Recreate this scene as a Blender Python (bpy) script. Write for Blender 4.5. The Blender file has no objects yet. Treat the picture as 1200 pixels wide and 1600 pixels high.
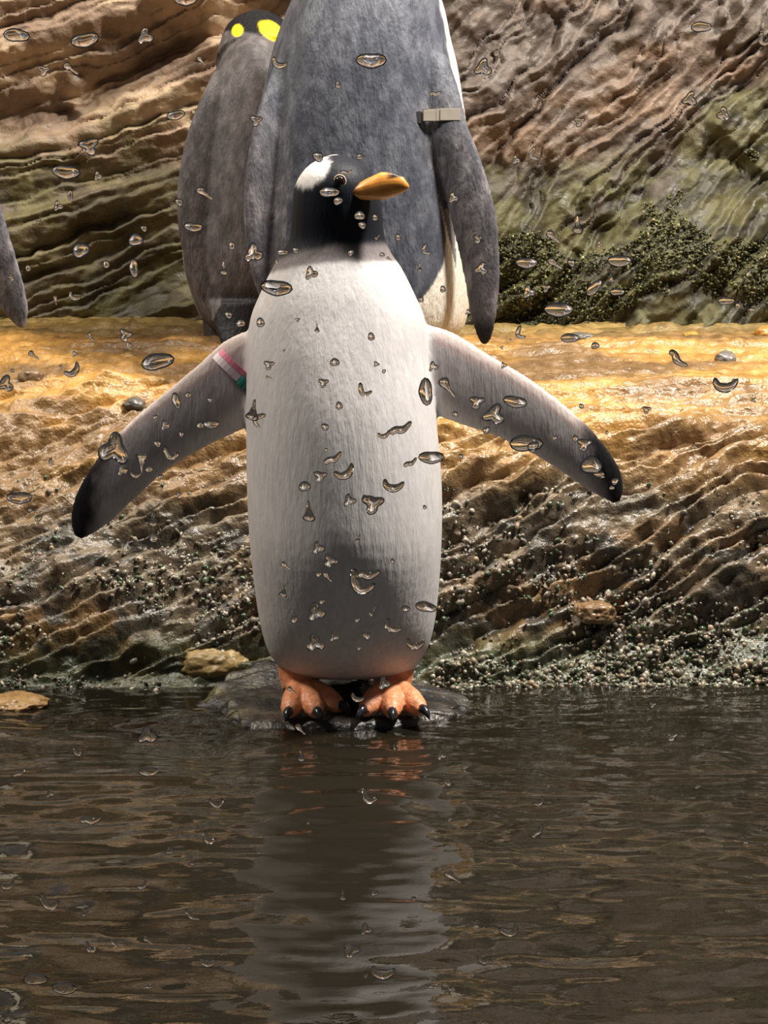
import bpy, bmesh, math, random
import numpy as np
from mathutils import Vector, Matrix

scene = bpy.context.scene
COL = scene.collection
# ------------------------------------------------------------------ camera
F = 2684.0                      # focal length in pixels of the 1200x1600 frame
CAM = Vector((0.0, 0.0, 0.60))
TH = math.atan(415.0 / F)       # camera looks slightly down
cd = bpy.data.cameras.new('camera')
cam = bpy.data.objects.new('camera', cd)
COL.objects.link(cam)
cd.sensor_fit = 'VERTICAL'
cd.sensor_height = 36.0
cd.lens = 36.0 * F / 1600.0
cd.clip_start = 0.05
cd.clip_end = 60
cam.location = CAM
cam.rotation_euler = (math.pi / 2 - TH, 0, 0)
scene.camera = cam

# ------------------------------------------------------------------ world, lamps, exposure
w = bpy.data.worlds.new('dim_hall')
scene.world = w
w.use_nodes = True
w.node_tree.nodes['Background'].inputs[0].default_value = (0.80, 0.84, 1.0, 1)
w.node_tree.nodes['Background'].inputs[1].default_value = 0.05


def area(name, loc, aim, size, watts, col):
    l = bpy.data.lights.new(name, 'AREA')
    l.shape = 'RECTANGLE'
    l.size, l.size_y = size
    l.energy = watts
    l.color = col
    o = bpy.data.objects.new(name, l)
    COL.objects.link(o)
    o.location = loc
    o.rotation_euler = (Vector(aim) - Vector(loc)).to_track_quat('-Z', 'Y').to_euler()
    return o


# lamps hung from the ceiling of the enclosure, above the picture
area('ceiling_lamp_key_offscreen', (1.26, 1.96, 2.60), (0.05, 2.25, 0.45), (0.25, 0.25), 154, (1.0, 0.94, 0.87))
area('ceiling_lamp_side_offscreen', (-1.79, 1.97, 2.60), (-0.2, 2.40, 0.4), (0.45, 0.45), 62, (1.0, 0.92, 0.82))
area('ceiling_lamp_ledge_offscreen', (0.1, 2.42, 2.70), (0.1, 2.75, 0.3), (1.6, 0.22), 46, (1.0, 0.91, 0.77))

vs = scene.view_settings
vs.view_transform = 'Standard'
vs.look = 'None'
vs.gamma = 1.0
vs.exposure = 0.0
vs.use_curve_mapping = False

# ------------------------------------------------------------------ helpers


def at(px, py, Y):
    """world point at depth Y that the photograph shows at pixel (px, py)"""
    xc, yc = (px - 600) / F, (800 - py) / F
    d = Vector((xc, math.cos(TH) + yc * math.sin(TH), -math.sin(TH) + yc * math.cos(TH)))
    return CAM + d * (Y / d.y)


def _hash(i, j, k, seed):
    i = i.astype(np.int64).astype(np.uint32)
    j = j.astype(np.int64).astype(np.uint32)
    k = k.astype(np.int64).astype(np.uint32)
    h = i * np.uint32(374761393) + j * np.uint32(668265263) + k * np.uint32(2147483647 - 58) + np.uint32((seed * 974711 + 12345) & 0xffffffff)
    h = (h ^ (h >> np.uint32(13))) * np.uint32(1274126177)
    h = (h ^ (h >> np.uint32(16))) * np.uint32(2246822519)
    h = h ^ (h >> np.uint32(15))
    return h.astype(np.float64) / 4294967295.0


def vnoise(x, y, z=None, seed=0):
    x = np.asarray(x, float)
    y = np.asarray(y, float)
    z = np.zeros_like(x) if z is None else np.asarray(z, float)
    i, j, k = np.floor(x), np.floor(y), np.floor(z)
    u, v, t = x - i, y - j, z - k
    u, v, t = u * u * (3 - 2 * u), v * v * (3 - 2 * v), t * t * (3 - 2 * t)
    r = 0
    for a in (0, 1):
        for b in (0, 1):
            for c in (0, 1):
                r = r + _hash(i + a, j + b, k + c, seed) * (u if a else 1 - u) * (v if b else 1 - v) * (t if c else 1 - t)
    return r


def fbm(x, y, z=None, seed=0, oct=4, gain=0.5):
    s, a, n = 0, 1.0, 0
    f = 1.0
    for o in range(oct):
        s = s + a * vnoise(np.asarray(x) * f, np.asarray(y) * f, None if z is None else np.asarray(z) * f, seed + o * 17)
        n += a
        a *= gain
        f *= 2.03
    return s / n


def sstep(a, b, x):
    t = np.clip((x - a) / (b - a), 0, 1)
    return t * t * (3 - 2 * t)


def mixc(a, b, m):
    return a + (b - a) * m[..., None]


def strata(t, seed=0):
    """layered rock profile: slow ramp out, quick drop back; every layer has its own strength"""
    k = np.floor(t)
    r = t - k
    amp = 0.45 + 0.55 * _hash(k, k * 0 + 3, k * 0, seed)
    return amp * np.where(r < 0.82, (r / 0.82) ** 0.75, 1 - sstep(0.82, 1.0, r))


def beds(t, s, f, g, seed):
    """layers of uneven thickness, broken crosswise into blocks that stand out by different amounts"""
    t = t + 0.30 / f * np.sin(t * f * 2.1 + seed) + 0.22 / f * np.sin(t * f * 0.77 + 2 * seed)
    k = np.floor(t * f)
    r = t * f - k
    q = s * g + 9 * _hash(k, k * 0 + 1, k * 0, seed) + 0.4 * (fbm(s * 9, t * 9, seed=seed + 2, oct=2) - 0.5)
    j = np.floor(q)
    rj = q - j
    off = _hash(k, j, k * 0, seed + 4)
    nxt = _hash(k, j + 1, k * 0, seed + 4)
    off = off + (nxt - off) * sstep(0.90, 1.0, rj)
    return (0.25 + 0.75 * off) * np.where(r < 0.80, (r / 0.80) ** 0.6, 1 - sstep(0.80, 1.0, r))


def new_obj(name, mesh, mat=None, parent=None, smooth=True):
    o = bpy.data.objects.new(name, mesh)
    COL.objects.link(o)
    if mat is not None:
        mesh.materials.clear()
        mesh.materials.append(mat)
    if parent is not None:
        o.parent = parent
        o.matrix_parent_inverse = Matrix.Translation(-parent.location)
    if smooth:
        mesh.polygons.foreach_set('use_smooth', [True] * len(mesh.polygons))
    return o


def tag(o, label=None, cat=None, group=None, kind=None):
    for k, v in (('label', label), ('category', cat), ('group', group), ('kind', kind)):
        if v:
            o[k] = v
    return o


def set_cols(me, cols, name='tint'):
    a = me.attributes.get(name) or me.attributes.new(name, 'FLOAT_COLOR', 'POINT')
    c = np.ones((len(me.vertices), 4), np.float32)
    c[:, :3] = np.clip(cols, 0, 1)
    a.data.foreach_set('color', c.ravel())


def grid_mesh(name, P):
    """P: (n, m, 3) array -> quad mesh"""
    n, m = P.shape[:2]
    idx = np.arange(n * m).reshape(n, m)
    q = np.stack([idx[:-1, :-1], idx[1:, :-1], idx[1:, 1:], idx[:-1, 1:]], -1).reshape(-1, 4)
    me = bpy.data.meshes.new(name)
    me.vertices.add(n * m)
    me.vertices.foreach_set('co', P.reshape(-1).astype(np.float32))
    me.loops.add(q.size)
    me.loops.foreach_set('vertex_index', q.reshape(-1).astype(np.int32))
    me.polygons.add(len(q))
    me.polygons.foreach_set('loop_start', np.arange(0, q.size, 4, dtype=np.int32))
    me.update(calc_edges=True)
    me.validate()
    return me


def co_of(me):
    a = np.empty(len(me.vertices) * 3, np.float32)
    me.vertices.foreach_get('co', a)
    return a.reshape(-1, 3).astype(float)


def no_of(me):
    a = np.empty(len(me.vertices) * 3, np.float32)
    me.vertex_normals.foreach_get('vector', a)
    return a.reshape(-1, 3).astype(float)


# ------------------------------------------------------------------ materials
def mat(name, base=(0.5, 0.5, 0.5), rough=0.5, attr=False, bump=None, var=0.0, spec=0.5, coat=0.0, metal=0.0, vscale=40, rough_var=0.0, stretch=(1, 1, 1)):
    m = bpy.data.materials.new(name)
    m.use_nodes = True
    nt = m.node_tree
    b = nt.nodes['Principled BSDF']
    b.inputs['Roughness'].default_value = rough
    b.inputs['Specular IOR Level'].default_value = spec
    b.inputs['Metallic'].default_value = metal
    b.inputs['Coat Weight'].default_value = coat
    b.inputs['Coat Roughness'].default_value = 0.15
    tc = nt.nodes.new('ShaderNodeTexCoord')
    mp = nt.nodes.new('ShaderNodeMapping')
    mp.inputs['Scale'].default_value = stretch
    nt.links.new(tc.outputs['Object'], mp.inputs[0])
    if attr:
        src = nt.nodes.new('ShaderNodeAttribute')
        src.attribute_name = 'tint'
        col = src.outputs['Color']
    else:
        src = nt.nodes.new('ShaderNodeRGB')
        src.outputs[0].default_value = (*base, 1)
        col = src.outputs[0]
    n = nt.nodes.new('ShaderNodeTexNoise')
    n.inputs['Scale'].default_value = vscale
    n.inputs['Detail'].default_value = 5
    nt.links.new(mp.outputs[0], n.inputs['Vector'])
    if var > 0:
        mr = nt.nodes.new('ShaderNodeMapRange')
        mr.inputs['From Min'].default_value = 0.25
        mr.inputs['From Max'].default_value = 0.75
        mr.inputs['To Min'].default_value = 1 - var
        mr.inputs['To Max'].default_value = 1 + var
        nt.links.new(n.outputs['Fac'], mr.inputs[0])
        mx = nt.nodes.new('ShaderNodeMix')
        mx.data_type = 'RGBA'
        mx.blend_type = 'MULTIPLY'
        mx.inputs[0].default_value = 1
        nt.links.new(col, mx.inputs[6])
        nt.links.new(mr.outputs[0], mx.inputs[7])
        col = mx.outputs[2]
    nt.links.new(col, b.inputs['Base Color'])
    if rough_var > 0:
        mr2 = nt.nodes.new('ShaderNodeMapRange')
        mr2.inputs['From Min'].default_value = 0.3
        mr2.inputs['From Max'].default_value = 0.7
        mr2.inputs['To Min'].default_value = max(0.03, rough - rough_var)
        mr2.inputs['To Max'].default_value = min(1, rough + rough_var)
        nt.links.new(n.outputs['Fac'], mr2.inputs[0])
        nt.links.new(mr2.outputs[0], b.inputs['Roughness'])
    if bump:
        prev = None
        for sc, strg, dist in bump:
            nn = nt.nodes.new('ShaderNodeTexNoise')
            nn.inputs['Scale'].default_value = sc
            nn.inputs['Detail'].default_value = 4
            nt.links.new(mp.outputs[0], nn.inputs['Vector'])
            bp = nt.nodes.new('ShaderNodeBump')
            bp.inputs['Strength'].default_value = strg
            bp.inputs['Distance'].default_value = dist
            nt.links.new(nn.outputs['Fac'], bp.inputs['Height'])
            if prev:
                nt.links.new(prev, bp.inputs['Normal'])
            prev = bp.outputs[0]
        nt.links.new(prev, b.inputs['Normal'])
    return m


M_WALL = mat('carved_rock_wall', attr=True, rough=0.62, var=0.30, vscale=30, bump=[(60, 0.55, 0.006), (190, 0.5, 0.003)], rough_var=0.2)
M_SHORE = mat('wet_shore_rock', attr=True, rough=0.30, var=0.35, vscale=45, bump=[(70, 0.6, 0.006), (230, 0.6, 0.003)], rough_var=0.18, spec=0.6)
M_STONE = mat('wet_stone', attr=False, base=(0.13, 0.10, 0.075), rough=0.28, var=0.4, vscale=60, bump=[(120, 0.5, 0.004)], rough_var=0.15)
M_GRIT = mat('wet_grit', attr=True, rough=0.16, var=0.3, vscale=90, spec=0.7)
M_MOSS = mat('moss_leaf', attr=True, rough=0.5, var=0.3, vscale=90)
M_WHITE = mat('gentoo_plumage', attr=True, rough=0.55, var=0.10, vscale=150, stretch=(1, 1, 0.22), bump=[(170, 0.35, 0.003), (420, 0.35, 0.0015)], spec=0.22)
M_KING = mat('king_plumage', attr=True, rough=0.50, var=0.20, vscale=230, stretch=(1, 1, 0.35), bump=[(170, 0.55, 0.004), (400, 0.5, 0.002)], spec=0.22)
M_BILL = mat('orange_bill', attr=True, rough=0.3, var=0.12, vscale=80, bump=[(90, 0.2, 0.002)])
M_FOOT = mat('orange_foot_skin', attr=True, rough=0.38, var=0.2, vscale=120, bump=[(150, 0.5, 0.003), (380, 0.4, 0.0015)])
M_CLAW = mat('dark_claw', base=(0.02, 0.02, 0.025), rough=0.22, var=0.2)
M_EYE = mat('glossy_eye', base=(0.015, 0.01, 0.008), rough=0.08, var=0.1)
M_RING = mat('pale_eye_ring', base=(0.55, 0.42, 0.30), rough=0.5, var=0.1)
M_PINK = mat('pink_band_plastic', base=(0.80, 0.26, 0.36), rough=0.3, var=0.08)
M_WBAND = mat('white_band_plastic', base=(0.85, 0.72, 0.74), rough=0.3, var=0.05)
M_GREEN = mat('green_band_plastic', base=(0.02, 0.16, 0.12), rough=0.3, var=0.08)
M_TAG = mat('beige_band_plastic', base=(0.42, 0.37, 0.31), rough=0.32, var=0.12)
M_DARKTAG = mat('dark_band_clasp', base=(0.05, 0.045, 0.04), rough=0.4, var=0.1)
M_PINKBILL = mat('pink_bill_plate', base=(0.75, 0.26, 0.24), rough=0.3, var=0.08)


def water_mat():
    m = bpy.data.materials.new('murky_pool_water')
    m.use_nodes = True
    nt = m.node_tree
    b = nt.nodes['Principled BSDF']
    b.inputs['Base Color'].default_value = (0.012, 0.0098, 0.006, 1)
    b.inputs['Roughness'].default_value = 0.02
    b.inputs['IOR'].default_value = 1.55
    b.inputs['Specular IOR Level'].default_value = 0.5
    tc = nt.nodes.new('ShaderNodeTexCoord')
    prev = None
    for sc, sy, strg, dist in ((60, 2.0, 0.12, 0.002),):
        mp = nt.nodes.new('ShaderNodeMapping')
        mp.inputs['Scale'].default_value = (1, sy, 1)
        nt.links.new(tc.outputs['Object'], mp.inputs[0])
        n = nt.nodes.new('ShaderNodeTexNoise')
        n.inputs['Scale'].default_value = sc
        n.inputs['Detail'].default_value = 3
        n.inputs['Distortion'].default_value = 0.6
        nt.links.new(mp.outputs[0], n.inputs['Vector'])
        bp = nt.nodes.new('ShaderNodeBump')
        bp.inputs['Strength'].default_value = strg
        bp.inputs['Distance'].default_value = dist
        nt.links.new(n.outputs['Fac'], bp.inputs['Height'])
        if prev:
            nt.links.new(prev, bp.inputs['Normal'])
        prev = bp.outputs[0]
    nt.links.new(prev, b.inputs['Normal'])
    return m


def clear_mat():
    m = bpy.data.materials.new('clear_viewing_glass')
    m.use_nodes = True
    nt = m.node_tree
    nt.nodes.remove(nt.nodes['Principled BSDF'])
    t = nt.nodes.new('ShaderNodeBsdfTransparent')
    t.inputs[0].default_value = (0.985, 0.99, 0.988, 1)
    nt.links.new(t.outputs[0], nt.nodes['Material Output'].inputs['Surface'])
    return m


def drop_mat():
    m = bpy.data.materials.new('water_drop')
    m.use_nodes = True
    nt = m.node_tree
    nt.nodes.remove(nt.nodes['Principled BSDF'])
    g = nt.nodes.new('ShaderNodeBsdfGlass')
    g.inputs['IOR'].default_value = 1.333
    g.inputs['Roughness'].default_value = 0.0
    g.inputs['Color'].default_value = (1, 1, 1, 1)
    nt.links.new(g.outputs[0], nt.nodes['Material Output'].inputs['Surface'])
    return m


M_WATER, M_PANE, M_DROP = water_mat(), clear_mat(), drop_mat()

# ------------------------------------------------------------------ rock wall behind the ledge
WALL_Y = 3.28


def axis(lo, hi, flo, fhi, coarse, fine):
    a = np.concatenate([np.arange(lo, flo, coarse), np.arange(flo, fhi, fine), np.arange(fhi, hi + coarse, coarse)])
    return a


def wall_disp(x, z):
    """how far the rock stands out of the wall plane"""
    wl = fbm(x * 3, z * 5, seed=3, oct=3)
    # left: beds that dip gently
    a = math.radians(17)
    t = z * math.cos(a) - x * math.sin(a)
    s = z * math.sin(a) + x * math.cos(a)
    warp = 0.075 * (fbm(s * 5, t * 6, seed=11) - 0.5) + 0.022 * (fbm(s * 20, t * 30, seed=12) - 0.5)
    tt = t + warp
    L = 0.050 * beds(tt, s, 13.0, 3.2, 5) + 0.016 * beds(tt, s, 36.0, 6.0, 6) + 0.014 * fbm(s * 22, t * 60, seed=13) + 0.05 * (fbm(s * 3, t * 8, seed=14) - 0.5)
    rec = np.exp(-((tt - 1.045 - 0.03 * np.sin(s * 4)) / 0.040) ** 2)
    L = L - 0.085 * rec
    L = L + 0.05 * sstep(1.09, 1.13, tt)
    # right: steep, raked beds
    a = math.radians(47)
    t = z * math.cos(a) - x * math.sin(a)
    s = z * math.sin(a) + x * math.cos(a)
    warp = 0.09 * (fbm(s * 5, t * 7, seed=21) - 0.5) + 0.028 * (fbm(s * 22, t * 36, seed=22) - 0.5)
    tt = t + warp
    R = 0.052 * beds(tt, s, 11.0, 6.0, 8) + 0.022 * beds(tt, s, 27.0, 10.0, 9) + 0.022 * fbm(s * 18, t * 45, seed=23) + 0.10 * (fbm(s * 4, t * 6, seed=24) - 0.5)
    m = sstep(-0.26, -0.14, x + 0.05 * (wl - 0.5))
    d = L * (1 - m) + R * m
    # upright rib where the two faces meet
    rib = np.exp(-((x + 0.31 + 0.02 * np.sin(z * 9)) / 0.035) ** 2) * sstep(0.92, 1.02, z)
    d = d + rib * (0.07 + 0.03 * fbm(x * 30, z * 12, seed=31))
    # bulge of the mossy foot of the wall on the right
    d = d + 0.09 * np.exp(-((x - 0.62) / 0.25) ** 2) * sstep(0.80, 0.52, z)
    return d + 0.006 * fbm(x * 60, z * 60, seed=32), m


xs = np.concatenate([np.arange(-2.8, -0.9, 0.014), np.arange(-0.9, 0.9, 0.0036), np.arange(0.9, 2.8, 0.014)])
zs = np.concatenate([axis(0.30, 1.18, 0.38, 1.2, 0.04, 0.0033)[:-2], np.arange(1.206, 2.6, 0.011)])
X, Z = np.meshgrid(xs, zs)
D, MR = wall_disp(X, Z)
curve = 0.28 * np.clip(np.abs(X) - 1.2, 0, None) ** 2
Y = WALL_Y - D - curve + 0.06 * (Z - 0.45)
me = grid_mesh('rock_wall', np.stack([X, Y, Z], -1))
x, z, mr = X.ravel(), Z.ravel(), MR.ravel()
n1 = fbm(x * 6, z * 14, seed=41)
n2 = fbm(x * 25, z * 40, seed=42)
tan = np.array([0.40, 0.285, 0.185])
brown = np.array([0.19, 0.125, 0.082])
umber = np.array([0.105, 0.080, 0.064])
moss = np.array([0.078, 0.071, 0.022])
mossd = np.array([0.032, 0.030, 0.014])
c = mixc(np.broadcast_to(tan, (len(x), 3)), brown, sstep(0.35, 0.65, n1))
cr = mixc(np.broadcast_to(umber, (len(x), 3)), np.array([0.185, 0.122, 0.081]), sstep(0.4, 0.75, n1))
c = mixc(c, cr, mr)
top = np.where(mr < 0.5, 0.80, 0.73) + 0.20 * (x > 0.55) * sstep(0.4, 0.75, x)
mm = sstep(0.07, -0.09, z - top + 0.22 * (n1 - 0.5) + 0.15 * (n2 - 0.5))
gm = mixc(np.broadcast_to(moss, (len(x), 3)), mossd, sstep(0.35, 0.65, n2))
c = mixc(c, gm, mm * (0.75 + 0.25 * n1))
set_cols(me, c)
wall = new_obj('wall_back', me, M_WALL)
tag(wall, 'brown layered rock wall with green moss along its foot', kind='structure')

# ------------------------------------------------------------------ shore: wet slope, lip and ledge
NV = 420
vv = np.linspace(0, 1, NV)
# control points of the profile: depth Y and height z, for the left and the right part of the bank
PL = np.array([(1.95, -0.16), (2.20, -0.055), (2.33, 0.0), (2.42, 0.12), (2.50, 0.20), (2.60, 0.30), (2.72, 0.385), (2.95, 0.43), (3.5, 0.455)])
PR = np.array([(1.95, -0.16), (2.24, -0.055), (2.34, 0.0), (2.42, 0.13), (2.50, 0.25), (2.57, 0.32), (2.70, 0.385), (2.95, 0.425), (3.5, 0.45)])


def prof(P, v):
    k = np.linspace(0, 1, len(P))
    def sm(y):
        g = np.interp(np.linspace(-0.06, 1.06, 900), k, y)
        ker = np.hanning(61)
        ker /= ker.sum()
        g2 = np.convolve(np.pad(g, 30, mode='edge'), ker, mode='valid')
        return np.interp(v, np.linspace(-0.06, 1.06, 900), g2)
    return sm(P[:, 0]), sm(P[:, 1])


xs2 = axis(-2.6, 2.6, -0.80, 0.80, 0.04, 0.0034)
yl, zl = prof(PL, vv)
yr, zr = prof(PR, vv)


def shore_base(x, vi):
    m = sstep(-0.32, 0.05, x)
    return yl[vi] * (1 - m) + yr[vi] * m, zl[vi] * (1 - m) + zr[vi] * m


Xs, VI = np.meshgrid(xs2, np.arange(NV))
Yb, Zb = shore_base(Xs, VI)
seg = np.sqrt(np.diff(Yb, axis=0) ** 2 + np.diff(Zb, axis=0) ** 2)
S = np.vstack([np.zeros((1, Xs.shape[1])), np.cumsum(seg, axis=0)])
S = S - 0.40
dy = np.gradient(Yb, axis=0)
dz = np.gradient(Zb, axis=0)
ln = np.sqrt(dy ** 2 + dz ** 2)
Ny, Nz = -dz / ln, dy / ln
steep = sstep(0.35, 0.75, np.abs(Ny))
a = math.radians(26)
t = S * math.cos(a) - Xs * math.sin(a)
s = S * math.sin(a) + Xs * math.cos(a)
warp = 0.07 * (fbm(s * 5, t * 8, seed=51) - 0.5) + 0.022 * (fbm(s * 25, t * 36, seed=52) - 0.5)
tt = t + warp
Dsl = 0.040 * beds(tt, s, 13, 3.0, 15) + 0.021 * beds(tt, s, 32, 5.0, 16) + 0.015 * fbm(s * 26, t * 70, seed=53) + 0.08 * (fbm(s * 6, t * 7, seed=54) - 0.5)
wt = S + 0.03 * (fbm(Xs * 4, S * 9, seed=61) - 0.5) + 0.01 * (fbm(Xs * 20, S * 30, seed=62) - 0.5) - 0.06 * Xs
Dtop = 0.018 * beds(wt, Xs, 14, 4, 17) + 0.009 * beds(wt, Xs, 38, 7, 18) + 0.010 * fbm(Xs * 18, S * 40, seed=63) + 0.02 * (fbm(Xs * 5, S * 7, seed=64) - 0.5)
Dd = Dsl * steep + Dtop * (1 - steep)
calm = sstep(2.42, 2.30, Yb) * 0.6
Dd = Dd * (1 - calm) + 0.007 * fbm(Xs * 70, S * 70, seed=65)
Ys = Yb + Ny * Dd
Zs = Zb + Nz * Dd
me = grid_mesh('shore', np.stack([Xs, Ys, Zs], -1))
x, y, z, s_, st = Xs.ravel(), Ys.ravel(), Zs.ravel(), S.ravel(), steep.ravel()
n1 = fbm(x * 7, s_ * 16, seed=71)
n2 = fbm(x * 28, s_ * 50, seed=72)
amber = np.array([0.42, 0.225, 0.058])
ochre = np.array([0.20, 0.115, 0.048])
wet = np.array([0.130, 0.096, 0.060])
dark = np.array([0.050, 0.041, 0.029])
alga = np.array([0.040, 0.058, 0.022])
c = mixc(np.broadcast_to(amber, (len(x), 3)), ochre, sstep(0.38, 0.66, n1))
low = sstep(0.36, 0.20, z + 0.14 * (n1 - 0.5) + 0.10 * np.clip(-x - 0.25, 0, 0.5))
cl = mixc(np.broadcast_to(wet, (len(x), 3)), ochre, sstep(0.45, 0.75, n1))
cl = mixc(cl, dark, sstep(0.45, 0.65, n2))
c = mixc(c, cl, low)
c = mixc(c, alga, sstep(0.10, 0.0, z + 0.08 * (n2 - 0.5)) * 0.75)
# thin green film on the ledge close to the wall
c = mixc(c, np.array([0.21, 0.155, 0.06]), sstep(2.95, 3.12, y + 0.1 * (n1 - 0.5)) * 0.8)
set_cols(me, c)
shore = new_obj('ground_rock_shore', me, M_SHORE)
tag(shore, 'amber rock ledge with wet ridged slope running down to the water', kind='structure')
SH = np.stack([Xs, Ys, Zs], -1)

# ------------------------------------------------------------------ water
xw = axis(-2.6, 2.6, -0.75, 0.75, 0.05, 0.006)
yw = axis(0.713, 2.6, 1.2, 2.45, 0.03, 0.004)
Xw, Yw = np.meshgrid(xw, yw)
wob = 0.5 * fbm(Xw * 5, Yw * 5, seed=83, oct=2)
rip = 0.0085 * (fbm(Xw * 5 + wob, Yw * 11 + wob, seed=81, oct=2) - 0.5) + 0.0042 * (vnoise(Xw * 15 + 2 * wob, Yw * 31 + 3 * wob, seed=82) - 0.5) + 0.0019 * (vnoise(Xw * 34, Yw * 70, seed=84) - 0.5)
me = grid_mesh('water', np.stack([Xw, Yw, rip], -1))
water = new_obj('water', me, M_WATER)
tag(water, 'rippled murky brown pool water in front of the rocks', kind='structure')


# ------------------------------------------------------------------ lofts for the birds
def loft(bm, rings, n=40):
    """rings: list of (centre Vector, axis a Vector, axis b Vector); closed with caps"""
    prev = None
    for c, a, b in rings:
        row = [bm.verts.new(c + a * math.cos(2 * math.pi * k / n) + b * math.sin(2 * math.pi * k / n)) for k in range(n)]
        if prev:
            for k in range(n):
                bm.faces.new((prev[k], prev[(k + 1) % n], row[(k + 1) % n], row[k]))
        else:
            bm.faces.new(row[::-1])
        prev = row
    bm.faces.new(prev)


def resample(pts, n):
    """Catmull-Rom through rows of numbers"""
    P = np.array(pts, float)
    k = len(P)
    out = []
    for q in np.linspace(0, k - 1, n):
        i = min(int(q), k - 2)
        u = q - i
        p0, p1, p2, p3 = P[max(i - 1, 0)], P[i], P[i + 1], P[min(i + 2, k - 1)]
        out.append(0.5 * (2 * p1 + (p2 - p0) * u + (2 * p0 - 5 * p1 + 4 * p2 - p3) * u * u + (3 * p1 - p0 - 3 * p2 + p3) * u ** 3))
    return np.array(out)


def body_rings(rows, n=60):
    """rows: (py, x left, x right, depth Y, half depth) read off the photograph"""
    out = []
    for py, xl, xr, Yc, ry in resample(rows, n):
        p, q = at(xl, py, Yc), at(xr, py, Yc)
        out.append(((p + q) / 2, Vector(((q - p).length / 2, 0, 0)), Vector((0, max(ry, 0.004), 0))))
    return out


def flipper_rings(rows, n=30, turn=0.0):
    """rows: (px, py, Y, half width px, half thickness m) along the flipper's middle"""
    R = resample(rows, n)
    pts = [at(r[0], r[1], r[2]) for r in R]
    out = []
    for i, r in enumerate(R):
        d = (pts[min(i + 1, n - 1)] - pts[max(i - 1, 0)]).normalized()
        wdt = Vector((0, 1, 0)).cross(d).normalized()
        wdt = Matrix.Rotation(turn, 3, d) @ wdt
        th = d.cross(wdt).normalized()
        out.append((pts[i], wdt * max(r[3], 2) * r[2] / F, th * r[4]))
    return out


def fuse(name, bm, voxel, smooth=5):
    """join overlapping shapes into one continuous skin"""
    bmesh.ops.recalc_face_normals(bm, faces=bm.faces[:])
    me = bpy.data.meshes.new(name + '_raw')
    bm.to_mesh(me)
    bm.free()
    o = bpy.data.objects.new(name + '_raw', me)
    COL.objects.link(o)
    md = o.modifiers.new('skin', 'REMESH')
    md.mode = 'VOXEL'
    md.voxel_size = voxel
    ms = o.modifiers.new('relax', 'SMOOTH')
    ms.factor = 0.5
    ms.iterations = smooth
    dg = bpy.context.evaluated_depsgraph_get()
    out = bpy.data.meshes.new_from_object(o.evaluated_get(dg))
    out.name = name
    bpy.data.objects.remove(o)
    bpy.data.meshes.remove(me)
    return out


def pix(P):
    """project world points to photograph pixels"""
    d = P - np.array(CAM)
    fwd = d[:, 1] * math.cos(TH) - d[:, 2] * math.sin(TH)
    up = d[:, 1] * math.sin(TH) + d[:, 2] * math.cos(TH)
    return 600 + F * d[:, 0] / fwd, 800 - F * up / fwd


def tube_mesh(name, pts, radii, n=10, flat=1.0, up=Vector((0, 0, 1))):
    bm = bmesh.new()
    add_tube(bm, pts, radii, n, flat, up)
    me = bpy.data.meshes.new(name)
    bmesh.ops.recalc_face_normals(bm, faces=bm.faces[:])
    bm.to_mesh(me)
    bm.free()
    return me


def add_tube(bm, pts, radii, n=10, flat=1.0, up=Vector((0, 0, 1))):
    rings = []
    for i, p in enumerate(pts):
        d = (pts[min(i + 1, len(pts) - 1)] - pts[max(i - 1, 0)]).normalized()
        s = d.cross(up)
        s = s.normalized() if s.length > 1e-4 else Vector((1, 0, 0))
        u = s.cross(d).normalized()
        rings.append((p, s * radii[i], u * radii[i] * flat))
    loft(bm, rings, n)


def ball(bm, c, r, seg=24):
    """r: Vector of half axes"""
    bmesh.ops.create_uvsphere(bm, u_segments=seg, v_segments=seg // 2, radius=1, matrix=Matrix.Translation(c) @ Matrix.Diagonal((*r, 1)))


def bird(name, me, mat_, base, label, group=None):
    """one continuous body mesh whose origin sits on the ground"""
    me.transform(Matrix.Translation(-base))
    o = new_obj(name, me, mat_)
    o.location = base
    tag(o, label, 'penguin', group)
    return o


def child(name, me, m, parent, smooth=True):
    """part given in world coordinates (parent may be a part of a bird standing at its own location)"""
    root = parent
    off = root.location.copy()
    while root.parent:
        root = root.parent
        off = off + root.location
    me.transform(Matrix.Translation(-off))
    o = bpy.data.objects.new(name, me)
    COL.objects.link(o)
    me.materials.clear()
    me.materials.append(m)
    o.parent = parent
    if smooth:
        me.polygons.foreach_set('use_smooth', [True] * len(me.polygons))
    return o


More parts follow.
